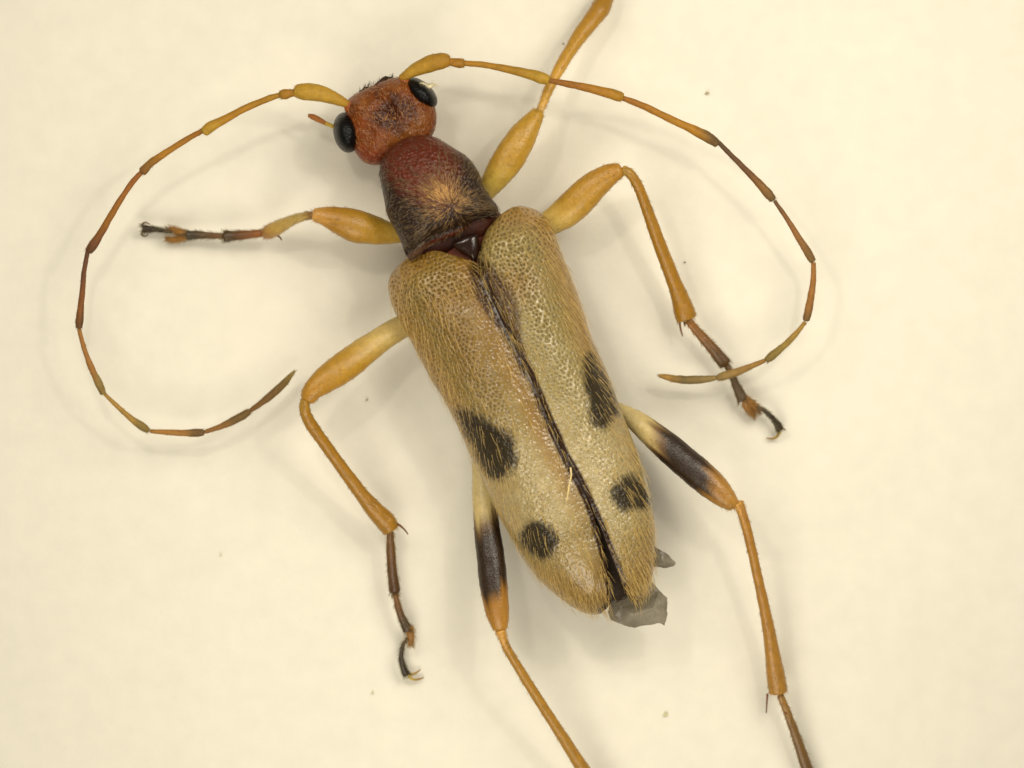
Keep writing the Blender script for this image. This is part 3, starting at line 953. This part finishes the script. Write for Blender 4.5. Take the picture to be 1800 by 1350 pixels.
leg("middle leg bent back past the tip of the curled antenna",
    ([(760, 545, 26, 0.9), (728, 563, 36, 0.95), (700, 578, 42, 1.0), (672, 595, 44, 1.1), (640, 618, 50, 1.22), (607, 643, 54, 1.34), (573, 667, 48, 1.44), (551, 685, 36, 1.5), (541, 700, 28, 1.5)],
     [(0, PALE), (0.38, lin(200, 168, 104)), (0.62, AMBER), (1, lin(176, 122, 36))]),
    ([(536, 702, 16, 1.5), (536, 722, 19, 1.44), (546, 745, 21, 1.34), (572, 782, 21, 1.16), (603, 825, 22, 0.98), (635, 868, 25, 0.82), (660, 898, 32, 0.7), (678, 917, 36, 0.62), (687, 931, 32, 0.58)], TB),
    [([(686, 935, 12, 0.58), (687, 965, 15, 0.52), (689, 1000, 17, 0.46), (694, 1040, 20, 0.4)], [(0, lin(118, 76, 28)), (0.5, lin(98, 62, 26)), (1, lin(80, 50, 24))]),
     ([(695, 1045, 9, 0.4), (700, 1068, 12, 0.37), (708, 1090, 15, 0.34), (717, 1108, 18, 0.32)], DK(lin(140, 86, 34), lin(70, 50, 28))),
     ([(720, 1106, 15, 0.32), (722, 1120, 14, 0.27), (722, 1134, 8, 0.24)], [(0, LOBE), (1, LOBE)]),
     ([(715, 1122, 5, 0.3), (707, 1138, 6, 0.28), (705, 1158, 8, 0.25), (709, 1174, 11, 0.21), (715, 1186, 12, 0.18)], [(0, lin(100, 74, 38)), (0.3, DARK), (1, DARK)])],
    [([(717, 1187, 6, 0.18), (724, 1185, 5, 0.14), (731, 1183, 4, 0.1), (739, 1177, 2, 0.06)], [(0, lin(200, 166, 90)), (1, lin(130, 96, 56))]),
     ([(718, 1189, 6, 0.16), (726, 1194, 5, 0.12), (736, 1194, 4, 0.08), (745, 1191, 2, 0.05)], [(0, lin(200, 166, 90)), (1, lin(130, 96, 56))])],
    [[(692, 918, 5, 0.66), (702, 923, 4, 0.62), (711, 931, 3, 0.58), (717, 939, 2, 0.55)]])

leg("middle leg whose foot crosses the antenna tip",
    ([(915, 425, 28, 0.95), (945, 405, 38, 1.0), (970, 390, 46, 1.06), (995, 373, 54, 1.14), (1020, 350, 57, 1.24), (1045, 326, 50, 1.34), (1070, 308, 40, 1.44), (1088, 300, 28, 1.5)],
     [(0, PALE), (0.3, lin(210, 174, 96)), (0.5, AMBER), (1, lin(176, 122, 42))]),
    ([(1094, 298, 16, 1.5), (1108, 306, 17, 1.46), (1122, 328, 18, 1.38), (1138, 370, 20, 1.22), (1153, 412, 22, 1.08), (1168, 452, 24, 0.94), (1184, 493, 26, 0.8), (1196, 525, 32, 0.68), (1203, 548, 37, 0.62), (1207, 560, 35, 0.6)], TB),
    [([(1210, 563, 13, 0.58), (1228, 585, 16, 0.52), (1252, 612, 20, 0.46), (1275, 640, 23, 0.4)], DK(lin(160, 100, 32), lin(92, 62, 28))),
     ([(1281, 648, 9, 0.4), (1289, 665, 12, 0.37), (1297, 685, 17, 0.34), (1305, 703, 20, 0.32)], DK(lin(110, 76, 40), lin(84, 60, 36))),
     ([(1309, 703, 12, 0.32), (1314, 715, 15, 0.27), (1321, 726, 11, 0.23), (1326, 732, 6, 0.21)], [(0, LOBE), (1, LOBE)]),
     ([(1311, 701, 12, 0.32), (1321, 710, 15, 0.28), (1331, 718, 12, 0.24), (1336, 722, 7, 0.22)], [(0, LOBE), (1, LOBE)]),
     ([(1330, 715, 5, 0.3), (1345, 723, 7, 0.28), (1358, 735, 9, 0.25), (1367, 747, 12, 0.21), (1372, 756, 12, 0.18)], [(0, lin(110, 80, 40)), (0.3, DARK), (1, DARK)])],
    [([(1371, 759, 6, 0.17), (1366, 767, 5, 0.12), (1358, 771, 4, 0.08), (1347, 770, 2, 0.05)], [(0, lin(200, 166, 90)), (1, lin(120, 86, 50))])],
    [[(1195, 558, 5, 0.6), (1195, 570, 4, 0.56), (1197, 581, 3, 0.52), (1200, 591, 2, 0.5)],
     [(1202, 560, 4, 0.6), (1203, 568, 3, 0.56), (1204, 574, 2, 0.52)]])

HF = [(0, lin(208, 184, 138)), (0.38, lin(204, 176, 122)), (0.46, lin(100, 72, 44)), (0.52, lin(44, 28, 16)), (0.78, lin(50, 32, 18)), (0.85, lin(160, 108, 38)), (1, lin(178, 124, 48))]
leg("hind leg half hidden under the broader wing case",
    ([(850, 770, 24, 0.85), (846, 800, 30, 0.9), (848, 840, 36, 0.98), (851, 880, 41, 1.06), (856, 930, 46, 1.16), (863, 985, 50, 1.27), (869, 1040, 48, 1.36), (875, 1080, 40, 1.42), (879, 1103, 28, 1.44)], HF),
    ([(880, 1108, 20, 1.44), (884, 1122, 15, 1.41), (894, 1145, 15, 1.36), (922, 1191, 17, 1.22), (955, 1243, 18, 1.06), (990, 1297, 20, 0.9), (1025, 1352, 24, 0.74), (1060, 1405, 30, 0.6)],
     [(0, lin(214, 156, 74)), (0.1, lin(170, 120, 40)), (1, lin(168, 120, 44))]),
    [([(1062, 1408, 14, 0.6), (1085, 1450, 18, 0.4), (1105, 1490, 18, 0.15)], DK())])
leg("hind leg stretched out clear of the wing cases",
    ([(1070, 712, 22, 0.85), (1098, 726, 28, 0.92), (1125, 745, 40, 1.02), (1155, 770, 48, 1.12), (1190, 800, 53, 1.22), (1225, 830, 54, 1.32), (1255, 856, 50, 1.4), (1276, 876, 38, 1.45), (1288, 887, 26, 1.46)],
     [(0, lin(208, 184, 138)), (0.30, lin(204, 176, 122)), (0.40, lin(110, 78, 46)), (0.46, lin(44, 28, 16)), (0.74, lin(50, 32, 18)), (0.84, lin(160, 110, 42)), (1, lin(180, 128, 56))]),
    ([(1297, 884, 20, 1.46), (1304, 900, 17, 1.42), (1314, 935, 17, 1.32), (1331, 1010, 17, 1.1), (1348, 1090, 21, 0.86), (1358, 1150, 27, 0.68), (1364, 1190, 33, 0.58), (1368, 1216, 34, 0.52)],
     [(0, lin(214, 156, 74)), (0.1, lin(170, 116, 40)), (1, lin(170, 120, 48))]),
    [([(1372, 1222, 12, 0.5), (1386, 1258, 14, 0.44), (1400, 1296, 17, 0.38), (1415, 1340, 20, 0.32), (1428, 1380, 20, 0.28)], [(0, lin(166, 120, 56)), (0.3, lin(128, 92, 46)), (1, lin(100, 70, 40))])],
    [],
    [[(1349, 1220, 4, 0.5), (1348, 1236, 3, 0.46), (1347, 1253, 2, 0.42)], [(1380, 1252, 4, 0.5), (1388, 1258, 3, 0.46), (1394, 1266, 2, 0.42)]])

beetle.location = (0, 0, 0)


# ------------------------------------------------------------------ small loose things
def speck(px, py, size, z, colour, label, seed):
    r = np.random.default_rng(seed)
    n, m = 8, 12
    V, F = [], []
    for a in range(n + 1):
        ph = math.pi * a / n
        for b in range(m):
            th = 2 * math.pi * b / m
            q = 1 + 0.35 * noise.noise(Vector((math.cos(th) * math.sin(ph) * 1.7 + seed, math.sin(th) * math.sin(ph) * 1.7, math.cos(ph))))
            V.append((size * q * math.cos(th) * max(math.sin(ph), 0.02), 0.75 * size * q * math.sin(th) * max(math.sin(ph), 0.02), 0.6 * size * q * math.cos(ph)))
    V = np.array(V)
    c = W(px, py, z)
    F = [(a * m + b, a * m + (b + 1) % m, (a + 1) * m + (b + 1) % m, (a + 1) * m + b) for a in range(n) for b in range(m)]
    o = mesh_object("dust_speck", V, F, M_body, None, np.broadcast_to(colour, (len(V), 3)))
    o.location = c
    o["label"] = label
    o["category"] = "speck"
    o["group"] = "dust specks on the card"


speck(1243, 164, 0.035, 0.02, lin(176, 162, 124), "grey dust speck outside the bend of the arched antenna", 1)
speck(1204, 461, 0.018, 0.01, lin(110, 96, 74), "tiny dark speck between the middle leg and arched antenna", 2)
speck(1170, 1256, 0.045, 0.02, lin(214, 208, 160), "faint greenish speck below the tail between the hind legs", 3)
speck(655, 1218, 0.022, 0.015, lin(214, 200, 150), "faint tan speck below the claws of the bent middle leg", 4)
speck(645, 703, 0.02, 0.012, lin(130, 92, 60), "tiny brown speck just under the bent middle thigh", 5)
speck(388, 975, 0.02, 0.015, lin(220, 204, 160), "faint tan speck below the curled antenna", 6)
speck(990, 77, 0.02, 0.012, lin(160, 150, 130), "tiny grey speck beside the straight front leg", 7)

fib = tube("fibre", [(1003, 822, 3.2, 2.32), (1004, 836, 3.2, 2.36), (1001, 850, 3, 2.37), (999, 864, 3, 2.34), (996, 880, 2, 2.30)],
           [(0, lin(232, 206, 140)), (1, lin(232, 206, 140))], M_hair, None, seg=6, lump=0)
fib["label"] = "short pale fibre lying across the seam of the wing cases"
fib["category"] = "fibre"
lint = tube("lint", [(738, 146, 2.5, 1.66), (746, 147, 5, 1.70), (754, 151, 6, 1.69), (762, 149, 4, 1.66), (769, 150, 2, 1.62)],
            [(0, lin(190, 180, 140)), (1, lin(220, 208, 170))], M_hair, None, seg=8, lump=0.05, hairs=40, hair_len=0.07, hair_spread=1.2)
lint["label"] = "scrap of whitish lint stuck on the upper eye"
lint["category"] = "lint"
